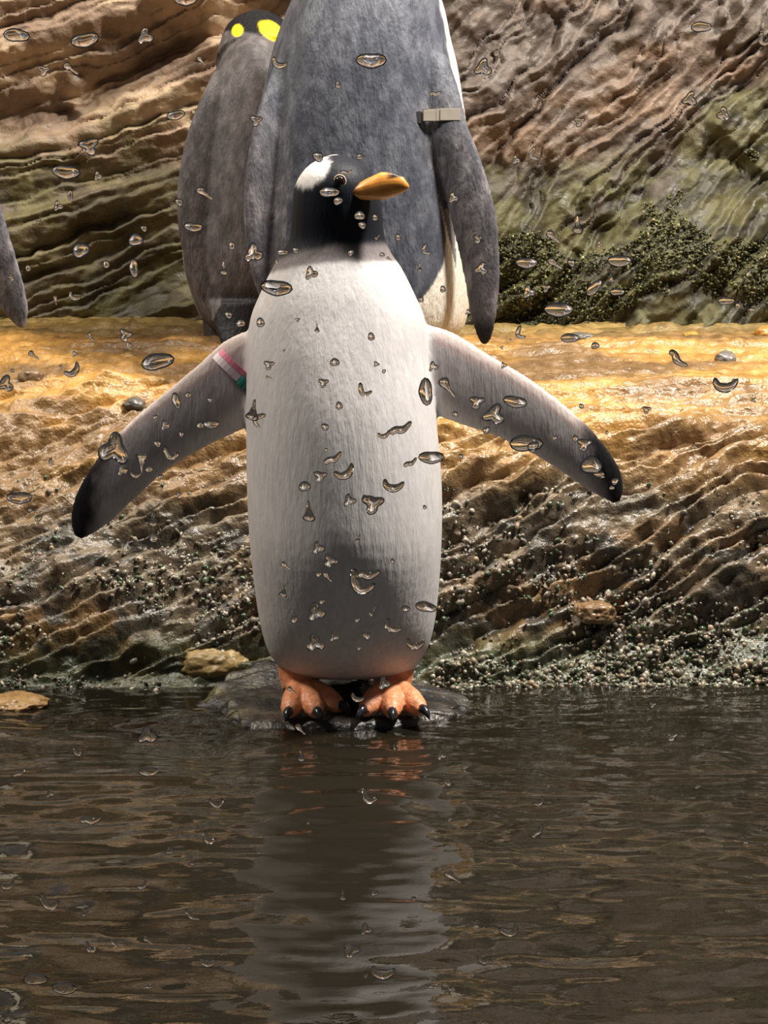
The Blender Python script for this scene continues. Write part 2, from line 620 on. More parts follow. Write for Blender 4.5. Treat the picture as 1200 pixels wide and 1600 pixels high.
def make_foot(parent, heel, toes, ankle, r=0.010, voxel=0.0018, cols=None, claw_len=0.016):
    """webbed foot: a leg stub, toes with swollen knuckles, web, and one claw per toe"""
    bm = bmesh.new()
    add_tube(bm, [ankle, ankle.lerp(heel, 0.5), heel + Vector((0, 0, r * 0.9))], [r * 2.0, r * 1.9, r * 1.7], 14)
    for tip in toes:
        kn = heel.lerp(tip, 0.62) + Vector((0, 0, r * 0.75))
        add_tube(bm, [heel + Vector((0, 0, r)), heel.lerp(tip, 0.35) + Vector((0, 0, r * 1.15)), kn, heel.lerp(tip, 0.85) + Vector((0, 0, r * 0.25)), tip],
                 [r * 1.15, r * 1.0, r * 1.08, r * 0.95, r * 0.55], 12, 0.95)
    for p, q in zip(toes[:-1], toes[1:]):
        a, b, c = heel + Vector((0, 0, r * 0.6)), heel.lerp(p, 0.86), heel.lerp(q, 0.86)
        mid = (b + c) / 2 * 0.9 + a * 0.1
        tri = []
        for dz in (0.0022, -0.0026):
            tri.append([bm.verts.new(v + Vector((0, 0, dz))) for v in (a, b, mid, c)])
        bm.faces.new(tri[0])
        bm.faces.new(tri[1][::-1])
        for k in range(4):
            bm.faces.new((tri[0][k], tri[1][k], tri[1][(k + 1) % 4], tri[0][(k + 1) % 4]))
    me = fuse('foot', bm, voxel, 3)
    P = co_of(me)
    n = fbm(P[:, 0] * 120, P[:, 1] * 120, P[:, 2] * 120, seed=7)
    up = sstep(heel.z + r * 1.6, heel.z + r * 4.0, P[:, 2])
    c = mixc(np.broadcast_to(np.array(cols[0]), (len(P), 3)), np.array(cols[1]), sstep(0.45, 0.7, n) * 0.5)
    c = mixc(c, np.array(cols[2]), up)
    set_cols(me, c)
    f = child('foot', me, M_FOOT, parent)
    for tip in toes:
        d = (tip - heel)
        d.z = 0
        d.normalize()
        pts = [tip - d * 0.006 + Vector((0, 0, 0.004)), tip + d * claw_len * 0.35 + Vector((0, 0, 0.004)), tip + d * claw_len * 0.8 - Vector((0, 0, 0.001)), tip + d * claw_len - Vector((0, 0, 0.006))]
        child('claw', tube_mesh('claw', pts, [r * 0.48, r * 0.42, r * 0.25, r * 0.04], 8), M_CLAW, f)
    return f


ORANGE = ((0.80, 0.30, 0.13), (0.85, 0.42, 0.26), (0.78, 0.29, 0.12))
DARKFOOT = ((0.05, 0.045, 0.045), (0.09, 0.08, 0.08), (0.04, 0.035, 0.035))

# ------------------------------------------------------------------ the gentoo penguin on its rock
GY = 2.17
rows = [(1058, 480, 612, GY + .010, .016), (1046, 446, 644, GY + .010, .048), (1026, 425, 660, GY + .010, .072), (995, 412, 674, GY + .006, .094), (945, 402, 683, GY, .114),
        (850, 391, 690, GY - .012, .130), (750, 386, 690, GY - .012, .130), (650, 385, 681, GY - .010, .124), (560, 385, 669, GY - .004, .114), (500, 391, 664, GY, .104),
        (460, 406, 648, GY, .094), (420, 425, 628, GY, .080), (395, 440, 611, GY - .003, .068), (370, 453, 601, GY - .008, .060), (330, 456, 597, GY - .012, .062),
        (290, 461, 591, GY - .014, .062), (262, 479, 574, GY - .014, .050), (247, 503, 550, GY - .014, .028), (242, 518, 536, GY - .014, .012)]
def gx0(px):
    return at(px, 1090, GY).x


bm = bmesh.new()
loft(bm, body_rings(rows, 90), 56)
# flippers held out and down
loft(bm, flipper_rings([(440, 572, GY, 62, .016), (395, 588, GY - .004, 70, .013), (345, 620, GY - .010, 62, .0095), (290, 655, GY - .014, 54, .0085), (232, 697, GY - .016, 48, .0078),
                        (182, 748, GY - .014, 44, .0070), (148, 792, GY - .012, 36, .0062), (130, 822, GY - .010, 22, .0054), (122, 840, GY - .010, 6, .004)], 40), 24)
loft(bm, flipper_rings([(610, 562, GY, 60, .016), (672, 576, GY - .002, 66, .013), (735, 606, GY - .008, 60, .0095), (800, 636, GY - .012, 53, .0085), (858, 672, GY - .014, 46, .0078),
                        (906, 710, GY - .014, 40, .0070), (940, 744, GY - .012, 32, .0062), (957, 768, GY - .010, 20, .0054), (963, 785, GY - .010, 6, .004)], 40), 24)
# short stiff tail behind the feet
t0, t1 = Vector((gx0(540), GY + .055, .125)), Vector((gx0(540), GY + .080, .030))
loft(bm, [(t0, Vector((.045, 0, 0)), Vector((0, .03, 0))), (t0.lerp(t1, .5), Vector((.042, 0, 0)), Vector((0, .018, 0))), (t1, Vector((.032, 0, 0)), Vector((0, .007, 0)))], 16)
me = fuse('gentoo_body', bm, 0.0028, 5)
P = co_of(me)
N = no_of(me)
u, v = pix(P)
n1 = fbm(P[:, 0] * 60, P[:, 1] * 60, P[:, 2] * 30, seed=101) - 0.5
n2 = fbm(P[:, 0] * 220, P[:, 1] * 220, P[:, 2] * 60, seed=102) - 0.5
white = np.array([0.63, 0.595, 0.585])
black = np.array([0.008, 0.010, 0.016])
slate = np.array([0.050, 0.054, 0.066])
collar = np.array([0.19, 0.165, 0.165])
c = np.broadcast_to(white, (len(P), 3)) * (1 + 0.10 * n1[:, None])
vv_ = v + 4 * n1 + 4 * n2
line = 409 + 0.0012 * (u - 545) ** 2 * (u < 545)
line2 = 381 + 0.0016 * (u - 560) ** 2 * (u < 560)
c = mixc(c, collar, sstep(line + 5, line - 5, vv_))
c = mixc(c, black, sstep(line2 + 7, line2 - 7, vv_))
c = mixc(c, slate, sstep(0.030, 0.055, P[:, 1] - GY + 0.02 * n1))
# white patch over the eye, meeting over the crown
du, dv = (u - 489) / 29, (v - 269) / 27
rot = du * 0.75 + dv * 0.66, -du * 0.66 + dv * 0.75
patch = sstep(1.15, 0.75, np.sqrt((rot[0] / 0.72) ** 2 + (rot[1] / 1.15) ** 2) + 0.5 * n2) * (P[:, 1] < GY)
c = mixc(c, np.array([0.72, 0.68, 0.66]), patch)
c = mixc(c, np.array([0.6, 0.57, 0.55]), sstep(9, 5, np.abs(u - 520)) * sstep(252, 246, v) * (P[:, 1] > GY - .03))
# flippers
fl = np.maximum(sstep(392, 378, u), sstep(672, 684, u)) * (v > 490) * (v < 860)
fl = np.where(v > 600, np.maximum(sstep(388, 378, u), sstep(688, 696, u)) * (v < 860), fl)
leftf = u < 500
# distance from the upper (leading) and lower (trailing) edge along each column
ul = np.array([108, 110, 125, 160, 215, 280, 335, 390])
tl = np.array([800, 790, 755, 705, 650, 605, 565, 520])
bl = np.array([845, 842, 838, 812, 760, 712, 690, 650])
ur = np.array([665, 720, 790, 850, 910, 950, 972, 976])
tr = np.array([508, 540, 577, 621, 671, 712, 750, 770])
br = np.array([640, 668, 688, 710, 752, 782, 786, 786])
top_ = np.where(leftf, np.interp(u, ul, tl), np.interp(u, ur, tr))
bot_ = np.where(leftf, np.interp(u, ul, bl), np.interp(u, ur, br))
q = np.clip((v - top_) / np.maximum(bot_ - top_, 12), 0, 1)
tipd = np.where(leftf, u - 110, 974 - u)
fc = mixc(np.broadcast_to(np.array([0.45, 0.405, 0.40]), (len(P), 3)), np.array([0.38, 0.335, 0.33]), sstep(-0.1, 0.2, n1))
fc = mixc(fc, np.array([0.62, 0.56, 0.52]), sstep(0.70, 0.92, q + 0.12 * n1) * sstep(20, 60, tipd))
fc = mixc(fc, np.array([0.48, 0.34, 0.32]), sstep(0.20, 0.08, q) * 0.7)
fc = mixc(fc, np.array([0.70, 0.58, 0.54]), sstep(0.09, 0.02, q) * sstep(30, 90, tipd))
fc = mixc(fc, np.array([0.016, 0.014, 0.016]), sstep(75, 28, tipd + 50 * n1 + 30 * (q - 0.5)))
fc = mixc(fc, slate, sstep(0.15, 0.5, N[:, 1]) * sstep(GY - .005, GY + .004, P[:, 1]))
c = mixc(c, fc, fl)
# tail
c = mixc(c, black, sstep(GY + .020, GY + .035, P[:, 1]) * (v > 985))
set_cols(me, c)
GBASE = at(545, 1112, GY)
gentoo = bird('gentoo_penguin', me, M_WHITE, GBASE, 'white-breasted penguin with orange bill and feet standing in front with flippers spread')

# bill
b0, b1 = at(560, 299, GY - .060), at(638, 287, GY - .075)
bm = bmesh.new()
d = (b1 - b0)
ax = d.normalized()
upv = Vector((0, 0, 1)) - ax * ax.z
upv.normalize()
sd = ax.cross(upv)
rr = []
for q_, hu, hs, lift in ((-0.25, .006, .012, -.002), (-0.05, .0085, .0120, -.001), (0.2, .0130, .0120, .0005), (0.5, .0165, .0110, .0020), (0.75, .0135, .0088, .0020), (0.92, .0085, .0060, .0005), (1.0, .002, .002, -.003)):
    rr.append((b0 + d * q_ + upv * lift, sd * hs, upv * hu))
loft(bm, rr, 20)
bill = bpy.data.meshes.new('bill')
bmesh.ops.recalc_face_normals(bm, faces=bm.faces[:])
bmesh.ops.subdivide_edges(bm, edges=bm.edges[:], cuts=2, use_grid_fill=True)
bm.to_mesh(bill)
bm.free()
P = co_of(bill)
rel = P - np.array(b0)
al = rel @ np.array(ax) / d.length
hh = rel @ np.array(upv)
nn = fbm(P[:, 0] * 200, P[:, 1] * 200, P[:, 2] * 200, seed=5) - .5
c = mixc(np.broadcast_to(np.array([0.70, 0.29, 0.055]), (len(P), 3)), np.array([0.58, 0.22, 0.04]), sstep(0.0, 0.3, nn))
c = mixc(c, np.array([0.012, 0.010, 0.012]), sstep(0.0070, 0.0100, hh + .003 * nn) * sstep(0.60, 0.70, al))
c = mixc(c, np.array([0.03, 0.02, 0.02]), sstep(0.12, 0.0, al + .2 * nn) * sstep(-.004, .008, hh))
set_cols(bill, c)
child('bill', bill, M_BILL, gentoo)
# eye with its pale ring
ec = at(531, 283, GY - .0725)
em = bpy.data.meshes.new('eye')
bm = bmesh.new()
ball(bm, ec, Vector((.0062, .0050, .0062)), 16)
bm.to_mesh(em)
bm.free()
eye = child('eye', em, M_EYE, gentoo)
bm = bmesh.new()
n = 24
rings = []
pts = [ec + Vector((math.cos(k * 2 * math.pi / n) * .0068, -.0010, math.sin(k * 2 * math.pi / n) * .0068)) for k in range(n)]
vs_ = []
for k in range(n):
    o_ = (pts[k] - ec).normalized()
    vs_.append([bm.verts.new(pts[k] + o_ * math.cos(j * math.pi / 3) * .0012 + Vector((0, 1, 0)) * math.sin(j * math.pi / 3) * .0012) for j in range(6)])
for k in range(n):
    for j in range(6):
        bm.faces.new((vs_[k][j], vs_[(k + 1) % n][j], vs_[(k + 1) % n][(j + 1) % 6], vs_[k][(j + 1) % 6]))
rm = bpy.data.meshes.new('eye_ring')
bm.to_mesh(rm)
bm.free()
child('eye_ring', rm, M_RING, eye)
# feet
FZ = at(600, 1120, GY - .07).z + 0.002


def gx(px, Y):
    # x of a pixel column near the ground at depth Y
    return at(px, 1105, Y).x


for hx, ax_, toes_ in ((612, 616, ((568, -.074), (613, -.084), (660, -.072))), (470, 466, ((451, -.082), (495, -.082), (533, -.054)))):
    make_foot(gentoo, Vector((gx(hx, GY - .010), GY - .010, FZ + .006)), [Vector((gx(a_, GY + b_), GY + b_, FZ + .005)) for a_, b_ in toes_],
              Vector((gx(ax_, GY + .005), GY + .005, FZ + .055)), r=0.0140, cols=ORANGE)


def strip_band(name, rings_c, m, parent, width_dir, hw):
    """a flat loop strapped around a flipper: rings_c closed list of points, width along width_dir"""
    bm = bmesh.new()
    rows_ = []
    for p, nrm in rings_c:
        rows_.append([bm.verts.new(p + width_dir * a_ + nrm * b_) for a_, b_ in ((-hw, 0), (hw, 0), (hw, .0018), (-hw, .0018))])
    k = len(rows_)
    for i in range(k):
        for j in range(4):
            bm.faces.new((rows_[i][j], rows_[(i + 1) % k][j], rows_[(i + 1) % k][(j + 1) % 4], rows_[i][(j + 1) % 4]))
    bmesh.ops.recalc_face_normals(bm, faces=bm.faces[:])
    me = bpy.data.meshes.new(name)
    bm.to_mesh(me)
    bm.free()
    return child(name, me, m, parent, smooth=False)


def oval(c, ea, eb, n=28, a0=0, a1=2 * math.pi):
    out = []
    for i in range(n):
        t_ = a0 + (a1 - a0) * i / n
        p = c + ea * math.cos(t_) + eb * math.sin(t_)
        nr = (ea.normalized() * math.cos(t_) / ea.length + eb.normalized() * math.sin(t_) / eb.length).normalized()
        out.append((p, nr))
    return out


# coloured identity band strapped round the gentoo's flipper near the shoulder
A, B = at(338, 556, GY - .012), at(392, 606, GY - .008)
mid = (A + B) / 2
ea = (B - A) / 2 * 1.0
wd = ea.normalized().cross(Vector((0, 1, 0))).normalized()
band = strip_band('identity_band', oval(mid, ea, Vector((0, .0155, 0))), M_WBAND, gentoo, wd, .0046)
tag(band, 'pink, white and green plastic band')
wdv = wd * 0.0056
strip_band('band_stripe', oval(mid + wdv * 1.55, ea * 0.96, Vector((0, .0152, 0))), M_PINK, band, wd, .0036)
g0 = mid + ea * 0.62
strip_band('band_clasp', oval(g0, ea * 0.42, Vector((0, .0175, 0))), M_GREEN, band, wd, .0062)


# ------------------------------------------------------------------ king penguins
def king_cols(P, N, kw):
    u, v = pix(P)
    n1 = fbm(P[:, 0] * 50, P[:, 1] * 50, P[:, 2] * 40, seed=201 + kw['seed']) - 0.5
    n2 = fbm(P[:, 0] * 95, P[:, 1] * 95, P[:, 2] * 38, seed=202 + kw['seed']) - 0.5
    back = mixc(np.broadcast_to(np.array(kw['back'][0]), (len(P), 3)), np.array(kw['back'][1]), sstep(-0.2, 0.25, 0.45 * n1 + 0.9 * n2))
    cream = np.array([0.80, 0.74, 0.62])
    return u, v, n1, n2, back, cream


def king_feet(o, base, dxs, face):
    for s in dxs:
        heel = base + Vector((s, -face * .02, .012))
        toes = [heel + Vector((k * .03, face * (.075 - abs(k) * .01), -.008)) for k in (-1, 0, 1)]
        make_foot(o, heel, toes, heel + Vector((0, 0, .06)), r=.012, voxel=.003, cols=DARKFOOT)


def king_bill(o, base, tip, drop):
    pts = [base.lerp(tip, q) + Vector((0, 0, -drop * q * q)) for q in (-.2, 0, .25, .5, .75, .9, 1)]
    b = child('bill', tube_mesh('bill', pts, [.013, .012, .010, .008, .006, .004, .0012], 12), M_CLAW, o)
    dn = Vector((0, 0, -.006))
    pts = [base.lerp(tip, q) + dn + Vector((0, 0, -drop * q * q)) for q in (.0, .2, .4, .6, .72)]
    child('bill_plate', tube_mesh('bill_plate', pts, [.004, .0095, .0085, .006, .001], 10), M_PINKBILL, b)
    return b


KY = 2.75


def make_tall_king(dx, Yc, flip_right, flip_left, xb, label, seed):
    dY = Yc - KY
    R = [(-292, 562, 582, .03), (-282, 545, 600, .045), (-262, 528, 618, .056), (-230, 517, 630, .060), (-195, 517, 631, .060), (-160, 520, 628, .060), (-120, 515, 634, .066), (-70, 492, 656, .090),
         (0, 456, 690, .115), (60, 432, 704, .130), (105, 420, 715, .138), (150, 410, 722, .142), (200, 400, 729, .146), (300, 393, 735, .150), (400, 393, 737, .150), (450, 401, 736, .146),
         (490, 418, 731, .136), (515, 446, 722, .118), (532, 480, 705, .09), (543, 520, 670, .05)]
    bm = bmesh.new()
    loft(bm, body_rings([(r[0], r[1] + dx, r[2] + dx, Yc, r[3]) for r in R], 90), 56)
    loft(bm, flipper_rings([(a + dx, b, y_ + dY, h, t_) for a, b, y_, h, t_ in flip_right], 40, 0.25), 24)
    loft(bm, flipper_rings([(a + dx, b, y_ + dY, h, t_) for a, b, y_, h, t_ in flip_left], 40, -0.25), 24)
    t0, t1 = at(565 + dx, 500, Yc - .08), at(560 + dx, 556, Yc - .17)
    loft(bm, [(t0, Vector((.06, 0, 0)), Vector((0, .04, 0))), (t0.lerp(t1, .5), Vector((.045, 0, 0)), Vector((0, .022, 0))), (t1, Vector((.02, 0, 0)), Vector((0, .008, 0)))], 16)
    me = fuse('king_body', bm, 0.0036, 5)
    P = co_of(me)
    N = no_of(me)
    u, v, n1, n2, back, cream = king_cols(P, N, dict(seed=seed, back=((0.062, 0.066, 0.084), (0.125, 0.130, 0.152))))
    u = u - dx
    c = back
    xb_ = np.interp(v, [p[0] for p in xb], [p[1] for p in xb])
    isfl = np.zeros(len(P), bool)
    isw = np.zeros(len(P))
    for fr in (flip_right, flip_left):
        rs = resample(fr, 60)
        cen = np.array([list(at(a + dx, b, y_ + dY)) for a, b, y_, h, t_ in rs])
        hw = rs[:, 3] * rs[:, 2] / F
        for i in range(6, 60):
            dd = P - cen[i]
            hit = ((dd[:, 0] ** 2 + dd[:, 2] ** 2) < (hw[i] * 1.12 + .003) ** 2) & (np.abs(dd[:, 1]) < .030)
            isfl |= hit
            isw = np.maximum(isw, hit * min(1.0, max(0.0, (i - 8) / 20)))
    fside = np.maximum(sstep(0.010, 0.030, P[:, 1] - Yc + .01 * n1), sstep(xb_ - 2, xb_ + 2, u + 5 * n2) * (P[:, 1] > Yc - .13))
    w_ = fside * (~isfl) * (v > -60)
    c = mixc(c, cream * np.array([1, 1, 1.02]), w_)
    c = mixc(c, np.array([0.80, 0.42, 0.06]), fside * (v < 40) * (v > -110) * sstep(60, -40, v) * (P[:, 1] > Yc + .02))
    # paler, worn feathers on the flippers, black tips
    fcol = mixc(np.broadcast_to(np.array([0.125, 0.118, 0.130]), (len(P), 3)), np.array([0.25, 0.228, 0.235]), sstep(-0.1, 0.25, n1 + n2))
    tipv = max(f_[1] for f_ in flip_right)
    if seed == 0:
        fcol = mixc(fcol, np.array([0.02, 0.02, 0.024]), sstep(tipv - 62, tipv - 20, v + 30 * n1))
    c = mixc(c, fcol, isw)
    # black hood, orange ear patches
    hood = sstep(-105, -125, v + 10 * n1)
    c = mixc(c, np.array([0.015, 0.016, 0.02]), hood)
    ear = (np.abs(v + 175) < 48) & (np.abs(P[:, 1] - Yc) < .03) & (v < -125)
    c = mixc(c, np.array([0.85, 0.45, 0.03]), ear.astype(float))
    c = mixc(c, np.array([0.018, 0.018, 0.022]), sstep(Yc - .125, Yc - .145, P[:, 1]) * sstep(470, 500, v) * (~isfl))
    set_cols(me, c)
    base = at(565 + dx, 552, Yc)
    o = bird('king_penguin', me, M_KING, base, label)
    king_feet(o, base - Vector((0, 0, .012)), (-.06, .06), 1)
    hb = at(573 + dx, -215, Yc + .055)
    king_bill(o, hb, hb + Vector((0.02, .12, .012)), .012)
    for s in (-1, 1):
        bm = bmesh.new()
        ball(bm, at(573 + dx, -225, Yc + .02) + Vector((s * .0560, 0, 0)), Vector((.005, .006, .006)), 12)
        em = bpy.data.meshes.new('eye')
        bm.to_mesh(em)
        bm.free()
        child('eye', em, M_EYE, o)
    return o


FR = [(672, 92, 2.675, 26, .020), (684, 150, 2.650, 34, .016), (696, 205, 2.638, 36, .013), (719, 262, 2.634, 35, .011), (740, 340, 2.634, 36, .0095), (752, 420, 2.640, 30, .0085), (755, 480, 2.645, 23, .0075), (757, 520, 2.648, 14, .0065), (757, 538, 2.65, 5, .005)]
FLF = [(452, 110, 2.69, 24, .018), (432, 180, 2.665, 30, .014), (417, 260, 2.655, 32, .011), (411, 340, 2.655, 31, .0095), (417, 420, 2.660, 26, .0085), (430, 480, 2.665, 17, .0075), (438, 512, 2.67, 6, .005)]
XB = [(-60, 660), (0, 686), (20, 691), (60, 698), (100, 704), (150, 712), (190, 717), (215, 712), (250, 672), (300, 684), (340, 692), (370, 697), (400, 696), (420, 690), (450, 672), (490, 640), (540, 600)]
king1 = make_tall_king(0, KY - .03, FR, FLF, XB, 'tall grey-backed king penguin facing the rock wall, wearing a beige flipper tag', 0)

# beige tag strapped round the tall king's flipper
A, B = at(655, 181, 2.612), at(724, 180, 2.616)
mid = (A + B) / 2
ea = (B - A) / 2
tagb = strip_band('identity_band', oval(mid, ea * 1.02, Vector((0, .0175, 0))), M_TAG, king1, Vector((0, 0, 1)), .0088)
tag(tagb, 'beige plastic flipper tag')


def plate(name, x0, x1, y0, y1, Y_, th, m, parent):
    p, q_ = at(x0, y0, Y_), at(x1, y1, Y_)
    bm = bmesh.new()
    bmesh.ops.create_cube(bm, size=1, matrix=Matrix.Translation((p + q_) / 2) @ Matrix.Diagonal((abs(q_.x - p.x), th, abs(p.z - q_.z), 1)))
    bmesh.ops.bevel(bm, geom=bm.edges[:], offset=.0012, segments=2, affect='EDGES')
    me = bpy.data.meshes.new(name)
    bm.to_mesh(me)
    bm.free()
    return child(name, me, m, parent, smooth=False)


plate('tag_plate', 661, 680, 172, 190, 2.5945, .003, M_TAG, tagb)
plate('tag_plate', 687, 720, 169, 189, 2.5950, .003, M_TAG, tagb)
plate('tag_clasp', 650, 660, 174, 194, 2.5970, .004, M_DARKTAG, tagb)

FR3 = [(672, 92, 2.675, 26, .020), (690, 160, 2.650, 34, .016), (707, 230, 2.638, 36, .013), (729, 310, 2.634, 36, .011), (752, 385, 2.634, 35, .0095), (773, 440, 2.640, 30, .0085), (788, 478, 2.645, 23, .0075), (796, 500, 2.648, 14, .0065), (800, 513, 2.65, 5, .005)]
FR3 = [(a + 3, b, y_, h, t_) for a, b, y_, h, t_ in FR3]
king3 = make_tall_king(-768, KY + .03, FR3, FLF, XB, 'king penguin of which only a pale grey flipper tip shows by the mossy rock', 4)

# hunched king penguin with a yellow ear patch
K2 = 3.00
R = [(62, 372, 436, .055), (75, 358, 446, .080), (95, 346, 455, .098), (130, 329, 463, .112), (200, 307, 472, .124), (290, 290, 480, .130), (370, 285, 482, .130), (430, 291, 480, .126), (490, 312, 470, .112), (515, 335, 455, .09), (533, 365, 435, .05)]
bm = bmesh.new()
loft(bm, body_rings([(r[0], r[1], r[2], K2, r[3]) for r in R], 70), 50)
hc = at(404, 55, K2 + .050)
ball(bm, hc, Vector((.049, .060, .040)), 28)
add_tube(bm, [at(404, 100, K2), at(404, 62, K2 + .03), hc], [.075, .062, .046], 20)
f2l = [(352, 118, 2.93, 18, .018), (332, 170, 2.905, 23, .014), (314, 235, 2.893, 27, .011), (304, 310, 2.888, 28, .0095), (307, 385, 2.893, 24, .0085), (324, 450, 2.90, 17, .0075), (338, 492, 2.905, 6, .005)]
f2r = [(452, 130, 2.94, 18, .018), (462, 200, 2.93, 22, .014), (468, 280, 2.93, 24, .011), (466, 360, 2.93, 22, .0095), (455, 440, 2.93, 16, .0085), (448, 485, 2.93, 6, .006)]
loft(bm, flipper_rings(f2l, 36, -0.2), 24)
loft(bm, flipper_rings(f2r, 36, 0.3), 24)
t0, t1 = at(372, 470, K2 - .09), at(362, 542, K2 - .15)
loft(bm, [(t0, Vector((.05, 0, 0)), Vector((0, .04, 0))), (t0.lerp(t1, .5), Vector((.038, 0, 0)), Vector((0, .02, 0))), (t1, Vector((.016, 0, 0)), Vector((0, .008, 0)))], 16)
me = fuse('king_body', bm, 0.0034, 5)
P = co_of(me)
N = no_of(me)
u, v, n1, n2, back, cream = king_cols(P, N, dict(seed=9, back=((0.080, 0.072, 0.075), (0.15, 0.135, 0.14))))
c = back
isfl = np.zeros(len(P), bool)
for fr in (f2l, f2r):
    rs = resample(fr, 60)
    cen = np.array([list(at(a_, b_, y_)) for a_, b_, y_, h, t_ in rs])
    hw = rs[:, 3] * rs[:, 2] / F
    for i in range(6, 60):
        dd = P - cen[i]
        isfl |= ((dd[:, 0] ** 2 + dd[:, 2] ** 2) < (hw[i] * 1.1 + .003) ** 2) & (np.abs(dd[:, 1]) < .028)
fside = sstep(-.035, -.015, P[:, 1] - K2 + .015 * n1) * sstep(300, 360, v)
fside = np.maximum(fside, sstep(.015, .04, P[:, 1] - K2 + .01 * n1))
c = mixc(c, cream, fside * (~isfl) * (v > 90))
hoodm = sstep(56, 50, v + 4 * n1 - 0.45 * np.clip(u - 404, 0, 60) + 0.1 * np.clip(404 - u, 0, 60))
c = mixc(c, np.array([0.005, 0.005, 0.007]), hoodm)
yel = sstep(1.1, 0.85, np.sqrt(((u - 424) / 20) ** 2 + ((v - 48 - 0.40 * (u - 424)) / 15) ** 2) + .3 * n2) * (v < 70)
yel = np.maximum(yel, sstep(1.1, 0.85, np.sqrt(((u - 371) / 9) ** 2 + ((v - 48) / 10) ** 2) + .3 * n2) * (v < 70))
c = mixc(c, np.array([0.95, 0.72, 0.02]), yel)
c = mixc(c, np.array([0.016, 0.015, 0.017]), sstep(K2 - .08, K2 - .10, P[:, 1]) * sstep(440, 480, v) * (~isfl))
set_cols(me, c)
base = at(385, 545, K2)
king2 = bird('king_penguin', me, M_KING, base, 'hunched king penguin with bowed head and yellow ear patch beside the taller king penguin')
king_feet(king2, base - Vector((0, 0, .012)), (-.05, .05), 1)
hb = at(430, 46, K2 + .085)
king_bill(king2, hb, hb + Vector((.055, .075, -.012)), .012)
for s in (-1, 1):
    bm = bmesh.new()
    ball(bm, hc + Vector((s * .043, .022, .008)), Vector((.005, .005, .005)), 12)
    em = bpy.data.meshes.new('eye')
    bm.to_mesh(em)
    bm.free()
    child('eye', em, M_EYE, king2)


# ------------------------------------------------------------------ stones, grit, moss
def stone(name, c, r, seed, label, cat='rock', group=None, m=None, rough=.35, cols=None, strat=0.0, sub=4):
    bm = bmesh.new()
    bmesh.ops.create_icosphere(bm, subdivisions=sub, radius=1)
    me = bpy.data.meshes.new(name)
    bm.to_mesh(me)
    bm.free()
    P = co_of(me)
    dsp = 1 + rough * (fbm(P[:, 0] * 1.7 + seed, P[:, 1] * 1.7, P[:, 2] * 1.7, seed=seed) - .5) * 2 + rough * .35 * (fbm(P[:, 0] * 6 + seed, P[:, 1] * 6, P[:, 2] * 6, seed=seed + 3) - .5)
    Q = P * dsp[:, None]
    if strat:
        tq = Q[:, 2] * 2.6 - Q[:, 0] * 1.2 + .3 * fbm(Q[:, 0] * 3, Q[:, 1] * 3, seed=seed + 5)
        Q[:, :2] *= (1 + strat * strata(tq * 1.6, seed))[:, None]
    Q = Q * np.array(r)
    me.vertices.foreach_set('co', Q.astype(np.float32).ravel())
    me.update()
    o = new_obj(name, me, m or M_STONE)
    o.location = c
    if cols is not None:
        set_cols(me, cols(Q + np.array(c)))
    tag(o, label, cat, group)
    return o


def rock_cols(Pw):
    n = fbm(Pw[:, 0] * 40, Pw[:, 1] * 40, Pw[:, 2] * 60, seed=301)
    c_ = mixc(np.broadcast_to(np.array([0.030, 0.028, 0.027]), (len(Pw), 3)), np.array([0.085, 0.070, 0.055]), sstep(.45, .7, n))
    return mixc(c_, np.array([0.16, 0.14, 0.04]), sstep(.5, .7, n) * sstep(-.14, -.22, Pw[:, 0]) * .7)


# the rock under the gentoo: flat-topped, awash at its front edge
bm = bmesh.new()
bmesh.ops.create_icosphere(bm, subdivisions=6, radius=1)
me = bpy.data.meshes.new('standing_rock')
bm.to_mesh(me)
bm.free()
P = co_of(me)
RC = Vector((gx(520, GY), GY + .03, -.022))
hz = np.sign(P[:, 2]) * np.abs(P[:, 2]) ** 0.55
edge = 1 + .30 * (fbm(P[:, 0] * 2.2, P[:, 1] * 2.2, seed=8) - .5) + .16 * (fbm(P[:, 0] * 7, P[:, 1] * 7, seed=9) - .5)
Q = np.stack([P[:, 0] * .185 * edge, P[:, 1] * .120 * edge, hz * .044], -1)
sq = Q[:, 1] * 1.0 - Q[:, 0] * .35
Q[:, 2] += np.where(P[:, 2] > 0, .010 * (strata(sq * 24 + .5 * fbm(Q[:, 0] * 20, Q[:, 1] * 20, seed=5), 44) - .5) + .010 * (fbm(Q[:, 0] * 30, Q[:, 1] * 30, seed=6) - .5), 0)
flat = np.exp(-((Q[:, 0] - .01) / .125) ** 4) * np.exp(-((Q[:, 1] + .055) / .065) ** 4) * (P[:, 2] > 0)
Q[:, 2] = Q[:, 2] * (1 - flat) + flat * (FZ - RC.z - .004)
Q[:, 2] += np.where(P[:, 2] > 0, .045 * sstep(.02, .12, Q[:, 1]) * sstep(.05, -.14, Q[:, 0]), 0)
me.vertices.foreach_set('co', Q.astype(np.float32).ravel())
me.update()
srock = new_obj('standing_rock', me, M_SHORE)
srock.location = RC
set_cols(me, rock_cols(Q + np.array(RC)))
tag(srock, 'low dark wet rock at the waterline under the orange-footed penguin', 'rock')

rng = random.Random(5)


def on_shore(px, py):
    """surface point of the bank that the photograph shows at (px, py)"""
    uu, vv2 = SHP
    k = np.argmin((uu - px) ** 2 + (vv2 - py) ** 2)
    return Vector(SH.reshape(-1, 3)[k])


